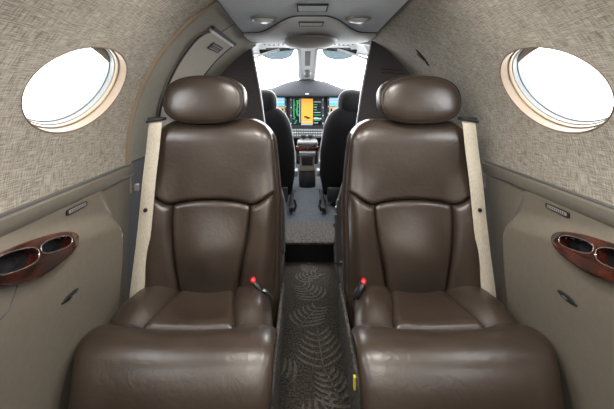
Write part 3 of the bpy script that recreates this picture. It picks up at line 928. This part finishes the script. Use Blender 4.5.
# compass hanging from the post
cp = ws(0, .52) + Vector((0, -.06, -.04))
ct = thing('compass', 'small dark round compass hanging on the windscreen centre post', 'compass', cp)
mb = MB(); rows = []
for i in range(13):
    a = -math.pi / 2 + math.pi * i / 12
    rows.append([cp + Vector((.034 * math.cos(a) * math.cos(q * math.pi / 12) + 0, .032 * math.cos(a) * math.sin(q * math.pi / 12), .036 * math.sin(a))) for q in range(24)])
mb.grid(rows, cv=True); obj('compass_bowl', mb, 'black', ct)
mb = MB(); mb.tube([cp + Vector((0, 0, .02)), cp + Vector((0, .025, .075)), ws(0, .34) + Vector((0, -.02, -.015))], .010, 8); obj('compass_stem', mb, 'dark', ct)
mb = MB(); mb.tube([cp + Vector((.022 * math.cos(q * math.pi / 10), -.028, .022 * math.sin(q * math.pi / 10))) for q in range(20)], .002, 6, closed=True); obj('dial_rim', mb, 'track', ct)
# sun visors with their arms
for s_ in (-1, 1):
    vt = thing('sun_visor', 'smoky tinted sun visor folded up over the %s windscreen pane' % ('left' if s_ < 0 else 'right'), 'sun visor', (s_ * .24, 2.42, 1.34), 'cockpit sun visors')
    mb = MB(); rows = []
    for i in range(9):
        t = i / 8
        rows.append([Vector((s_ * (.225 + (.125 * math.sqrt(max(.0, 1 - (t * .98) ** 2.4))) * lerp(-1, 1, k / 16)), 2.42 + .05 * t, 1.375 - .070 * t)) for k in range(17)])
    mb.slab(rows, (0, -1, 0), .004); obj('visor_blade', mb, 'visor', vt)
    mb = MB(); mb.tube([(s_ * .13, 2.41, 1.378), (s_ * .22, 2.41, 1.380), (s_ * .30, 2.41, 1.378)], .007, 8); obj('visor_hinge', mb, 'track', vt)
    mb = MB(); mb.tube(spline([(s_ * .20, 2.34, 1.362), (s_ * .26, 2.33, 1.345), (s_ * .335, 2.30, 1.315), (s_ * .40, 2.26, 1.285)], 5), .012, 8, flat=.7); obj('visor_arm', mb, 'white', vt)
    # side pillar of the windscreen
    mb = MB(); mb.tube(spline([(s_ * .36, 2.10, 1.372), (s_ * .44, 2.30, 1.30), (s_ * .54, 2.5, 1.20), (s_ * .60, 2.7, 1.06)], 6), .024, 10, flat=.8)
    struct('trim_%d' % (6 if s_ < 0 else 7), mb, 'frame', label='white %s pillar beside the windscreen' % ('left' if s_ < 0 else 'right'))

# ------------------------------------------------------------------ instrument panel
ip = thing('instrument_panel', 'dark instrument panel with three lit displays under the windscreen', 'instrument panel', (0, 3.5, .2))
def gz(x): return 1.085 + .120 * math.exp(-(abs(x) / .34) ** 3.2)
mb = MB(); rows = []
for k in range(49):
    x = lerp(-.66, .66, k / 48); h = gz(x); d = -.10 * (1 - (x / .66) ** 2)
    rows.append([Vector((x, y + d, z)) for y, z in ((3.45, 1.030), (3.43, 1.036), (3.425, 1.046), (3.435, 1.056 + (h - 1.075) * .25), (3.49, lerp(1.056, h, .75)), (3.54, h - .006), (3.60, h), (3.75, h - .03), (3.95, 1.0))])
mb.grid(rows); gs = obj('glareshield', mb, 'glare', ip)
mb = MB()
for i, (x, w_, sl) in enumerate([(-.075, .004, .012), (-.055, .004, -.012), (-.03, .004, 0), (-.005, .004, 0), (.02, .004, 0), (.045, .004, .008), (.07, .004, 0)]):
    mb = MB(); mb.prism([(x + dx, 3.378 + .055 * q - .004, 1.096 + .048 * q) for dx, q in ((0, 0), (w_, 0), (w_ + sl, .6), (sl, .6))], (0, -.002, .001))
    obj('embossed_letter', mb, 'headline', gs, False)
mb = MB(); mb.box(-.66, .66, 3.455, 3.50, .50, 1.05); obj('panel_face', mb, 'ipanel', ip, False)
mb = MB(); mb.box(-.018, .018, 3.30, 3.33, 1.053, 1.066, bev=.004); obj('warning_light', mb, 'btn', gs)
def display(cx, w_, z0, z1, kind):
    mb = MB(); y = 3.42; f = .018
    mb.box(cx - w_ - f, cx + w_ + f, y, 3.456, z0 - .03, z1 + .018, bev=.006)
    b = obj('display_bezel', mb, 'dark', ip)
    mb = MB(); yy = y - .0008
    def q(a, b_, c, d, mi, lay=0):
        yq = yy - .0005 * lay
        mb.add([(lerp(cx - w_, cx + w_, a), yq, lerp(z0, z1, c)), (lerp(cx - w_, cx + w_, b_), yq, lerp(z0, z1, c)), (lerp(cx - w_, cx + w_, b_), yq, lerp(z0, z1, d)), (lerp(cx - w_, cx + w_, a), yq, lerp(z0, z1, d))], [(0, 1, 2, 3)], mi)
    q(0, 1, 0, 1, 0)
    rnd = random.Random(3)
    if kind == 'map':
        q(.31, .70, .03, .97, 1, 1)
        for k in range(16):
            a = rnd.uniform(.02, .20); c = .06 + k * .055
            q(a, a + rnd.uniform(.03, .09), c, c + .022, 2, 1)
        q(.05, .075, .3, .95, 2, 1); q(.16, .185, .35, .9, 2, 1); q(.25, .27, .1, .95, 4, 1)
        for k in range(9):
            c = .08 + k * .095; q(.73, .73 + rnd.uniform(.08, .24), c, c + .02, 2 if k % 2 else 4, 1)
        q(.72, .98, .22, .27, 4, 1)
        q(.40, .52, .28, .33, 0, 2); q(.48, .60, .24, .30, 0, 2); q(.33, .66, .12, .14, 3, 2)
        q(.30, .68, .01, .035, 3, 2)
    else:
        q(0, 1, .66, 1, 3, 1); q(0, 1, 0, .66, 5, 1); q(.0, 1, .80, .86, 4, 2)
        q(.04, .10, .30, .55, 0, 2); q(.90, .96, .30, .55, 0, 2); q(.0, .2, .62, .64, 0, 2); q(.8, 1, .62, .64, 0, 2); q(.40, .60, .02, .30, 0, 2); q(.3, .7, .49, .505, 4, 2); q(.02, .3, .9, .96, 4, 2); q(.7, .98, .9, .96, 4, 2)
    obj('screen', mb, ['scr', 'orange', 'green', 'cyan', 'pale', 'earth'], b, False)
    for k in range(4):
        for sg in (-1, 1):
            mb = MB(); xx = cx + sg * (w_ + .0095); zz = lerp(z0 + .02, z1 - .02, k / 3); mb.tube([(xx, y + .002, zz), (xx, y - .012, zz)], .0065, 8); obj('knob', mb, 'btn', b)
display(0, .150, .745, 1.022, 'map'); display(-.375, .150, .78, 1.022, 'pfd'); display(.375, .150, .78, 1.022, 'pfd')
# keypad below the middle display
mb = MB(); mb.add([(-.30, 3.40, .715), (.30, 3.40, .715), (.30, 3.32, .635), (-.30, 3.32, .635), (-.30, 3.47, .70), (.30, 3.47, .70), (.30, 3.40, .60), (-.30, 3.40, .60)],
                  [(0, 1, 2, 3), (4, 7, 6, 5), (0, 4, 5, 1), (3, 2, 6, 7), (0, 3, 7, 4), (1, 5, 6, 2)])
kp = obj('keypad', mb, 'dark', ip, False)
for r_ in range(3):
    for c in range(13):
        x = -.14 + c * .0233; t = (r_ + .5) / 3; p = Vector((x, lerp(3.395, 3.325, t), lerp(.712, .642, t)))
        mb = MB(); mb.box(x - .007, x + .007, p.y - .010, p.y + .006, p.z - .004, p.z + .006, bev=.002); obj('key', mb, 'btn', kp)
mb = MB(); mb.box(-.155, -.135, 3.305, 3.325, .668, .684, bev=.003); obj('green_lamp', mb, 'green', kp)

# throttle pedestal
pd = thing('throttle_pedestal', 'throttle pedestal with silver quadrant and wood trim between the pilot seats', 'pedestal', (0, 3.25, .2))
mb = MB(); mb.box(-.105, .105, 3.18, 3.40, .40, .56, bev=.02); obj('pedestal_body', mb, 'dark', pd)
mb = MB(); mb.box(-.095, .100, 3.12, 3.28, .575, .632, bev=.026); qd = obj('throttle_quadrant', mb, 'quad', pd)
for x in (-.035, .030):
    mb = MB(); mb.tube([(x, 3.22, .62), (x, 3.17, .665)], .006, 8); mb.box(x - .022, x + .022, 3.15, 3.185, .645, .680, bev=.008); obj('throttle_lever', mb, 'black', qd)
mb = MB(); mb.box(-.108, .108, 3.13, 3.33, .530, .582, bev=.012); obj('wood_trim', mb, 'wood', pd)
mb = MB(); mb.box(-.075, .075, 3.105, 3.3, .487, .530, bev=.008); obj('silver_plate', mb, 'quad', pd)
mb = MB(); mb.box(-.068, .068, 3.14, 3.34, .345, .485, bev=.006); lb = obj('document_bin', mb, 'panel', pd)
mb = MB(); mb.box(-.052, .052, 3.136, 3.16, .40, .468, bev=.004); obj('bin_pocket', mb, 'well', lb)
mb = MB(); rows = []
for z, r_ in ((.185, .070), (.19, .078), (.30, .080), (.36, .074), (.375, .060), (.376, .002)):
    rows.append([Vector((r_ * math.cos(q * math.pi / 16), 3.19 + r_ * .6 * math.sin(q * math.pi / 16), z)) for q in range(32)])
mb.grid(rows, cv=True); obj('trim_wheel_housing', mb, 'dark', pd)

# ------------------------------------------------------------------ pilot seats
def pilot_seat(side):
    cx = side * .362 if side < 0 else .357
    t = thing('pilot_seat', 'black pilot seat on the %s side of the cockpit, seen from behind' % ('left' if side < 0 else 'right'), 'pilot seat', (cx, 2.85, .15), 'black pilot seats')
    y0 = 2.78
    mb = MB(); rows = []
    for tt in cosn(28):
        z = lerp(.24, .955, tt)
        w_ = interp([.24, .40, .60, .80, .955], [.230, .258, .255, .225, .165], z)
        if z > .855: w_ -= .09 * (1 - math.sqrt(max(0, 1 - ((z - .855) / .1) ** 2)))
        th = .065 * math.sqrt(max(.02, 1 - ((z - .6) / .40) ** 4)); yc = y0 - .08 * (z - .3)
        rows.append([Vector((cx + w_ * math.copysign(abs(math.cos(p)) ** .6, math.cos(p)), yc + th * math.copysign(abs(math.sin(p)) ** .8, math.sin(p)), z)) for p in [2 * math.pi * q / 40 for q in range(40)]])
    g = mb.grid(rows, cv=True); mb.f.append(tuple(range(g, g + 40))[::-1]); mb.m.append(0); mb.f.append(tuple(range(g + 28 * 40, g + 29 * 40))); mb.m.append(0)
    bk = obj('backrest', mb, 'black_leather', t)
    mb = MB(); pts = []
    for sg in (-1, 1):
        col = []
        for i in range(30):
            z = lerp(.45, .950, i / 29); w_ = interp([.24, .40, .60, .80, .955], [.230, .258, .255, .225, .165], z)
            if z > .855: w_ -= .09 * (1 - math.sqrt(max(0, 1 - ((z - .855) / .1) ** 2)))
            col.append((cx + sg * (w_ + .001), y0 - .08 * (z - .3), z))
        pts += col if sg < 0 else col[::-1]
    mb.tube(pts, .0042, 6); obj('edge_rim_light', mb, 'rim', bk)  # pale tube paints the backlit rim of the backrest
    mb = MB(); K = 40; rows = []; hz = .985
    for i in range(15):
        a = -math.pi / 2 + math.pi * i / 14; k_ = math.cos(a) ** .5 if 0 < i < 14 else .02
        rows.append([Vector((cx + .112 * k_ * math.copysign(abs(math.cos(p)) ** .75, math.cos(p)), y0 - .05 + .055 * math.sin(a), hz + .108 * k_ * math.copysign(abs(math.sin(p)) ** .8, math.sin(p)))) for p in [2 * math.pi * q / K for q in range(K)]])
    mb.grid(rows, cv=True); hd = obj('headrest', mb, 'black_leather', t)
    mb = MB(); mb.tube([(cx + .113 * math.copysign(abs(math.cos(p)) ** .75, math.cos(p)), y0 - .05, hz + .109 * math.copysign(abs(math.sin(p)) ** .8, math.sin(p))) for p in [lerp(-.4, math.pi + .4, q / 40) for q in range(41)]], .004, 6); obj('headrest_rim_light', mb, 'rim', hd)  # backlit rim of the headrest, painted as a pale tube
    mb = MB(); mb.box(cx - .215, cx + .215, 2.78, 3.15, .30, .42, bev=.05); obj('seat_cushion', mb, 'black_leather', t)
    mb = MB(); mb.box(cx - .20, cx + .20, 2.72, 3.10, .19, .31, bev=.01); obj('seat_base', mb, 'black', t)
    mb = MB(); ix = cx - side * .25
    mb.box(min(ix, ix - side * .03), max(ix, ix - side * .03), 2.86, 2.95, .36, .42, bev=.012); obj('adjuster_handle', mb, 'edge', t)
    mb = MB(); mb.box(min(ix + side * .03, ix), max(ix + side * .03, ix), 2.60, 3.1, .13 + .02, .19, bev=.006); rl = obj('seat_rail', mb, 'black', t)
    mb = MB(); mb.tube([(ix - side * .005, 2.62, .16), (ix - side * .02, 2.60, .20), (ix - side * .01, 2.60, .25)], .010, 8); obj('rail_latch', mb, 'black', t)
    # shoulder harness reel on the inboard rear corner
    return t
pilot_seat(-1); pilot_seat(1)

# ------------------------------------------------------------------ light, camera, output
w = bpy.data.worlds.new('World'); S.world = w; w.use_nodes = True
bg = w.node_tree.nodes['Background']; bg.inputs[0].default_value = (.97, .985, 1.0, 1); bg.inputs[1].default_value = 14.0

def added_fill_lamp(x, y, power, size):  # lamps added out of view to brighten the cabin and the seat leather
    z = ceil_z(x)
    t = thing('added_fill_lamp', 'added round fill lamp in the cabin ceiling, out of view', 'lamp', (x, y, z), 'added fill lamps')
    mb = MB(); rows = []
    for rr, dz in ((size + .012, .0), (size + .010, -.008), (size, -.010), (size - .002, .002)):
        rows.append([Vector((x + rr * math.cos(q * math.pi / 18), y + rr * math.sin(q * math.pi / 18), z + dz)) for q in range(36)])
    mb.grid(rows, cv=True); obj('lamp_rim', mb, 'steel', t)
    L = bpy.data.lights.new('fill_glow', 'AREA'); L.shape = 'DISK'; L.size = size * 2; L.energy = power; L.color = (1, .95, .88)
    o = bpy.data.objects.new('fill_glow', L); COL.objects.link(o); o.location = (0, 0, -.006); o.parent = t
for x in (-.194, .194):
    added_fill_lamp(x, .85, 5.2, .07); added_fill_lamp(x, .30, 4.4, .07); added_fill_lamp(x, -.25, 3.4, .07)

cam = bpy.data.cameras.new('camera'); co = bpy.data.objects.new('camera', cam); COL.objects.link(co)
co.location = (-.03, 0, 1.05); co.rotation_euler = (rad(90), 0, 0)
cam.sensor_fit = 'HORIZONTAL'; cam.sensor_width = 36; cam.lens = 340 / 614 * 36
cam.shift_x = (307 - 304) / 614; cam.shift_y = -(204.5 - 95) / 614
cam.clip_start = .02
S.camera = co
S.view_settings.view_transform = 'Standard'; S.view_settings.look = 'None'; S.view_settings.gamma = 1; S.view_settings.exposure = 0
S.view_settings.use_curve_mapping = False
S.cycles.max_bounces = 10; S.cycles.diffuse_bounces = 6; S.cycles.glossy_bounces = 4; S.cycles.transparent_max_bounces = 12
S.cycles.use_denoising = True
S.cycles.caustics_reflective = False; S.cycles.caustics_refractive = False
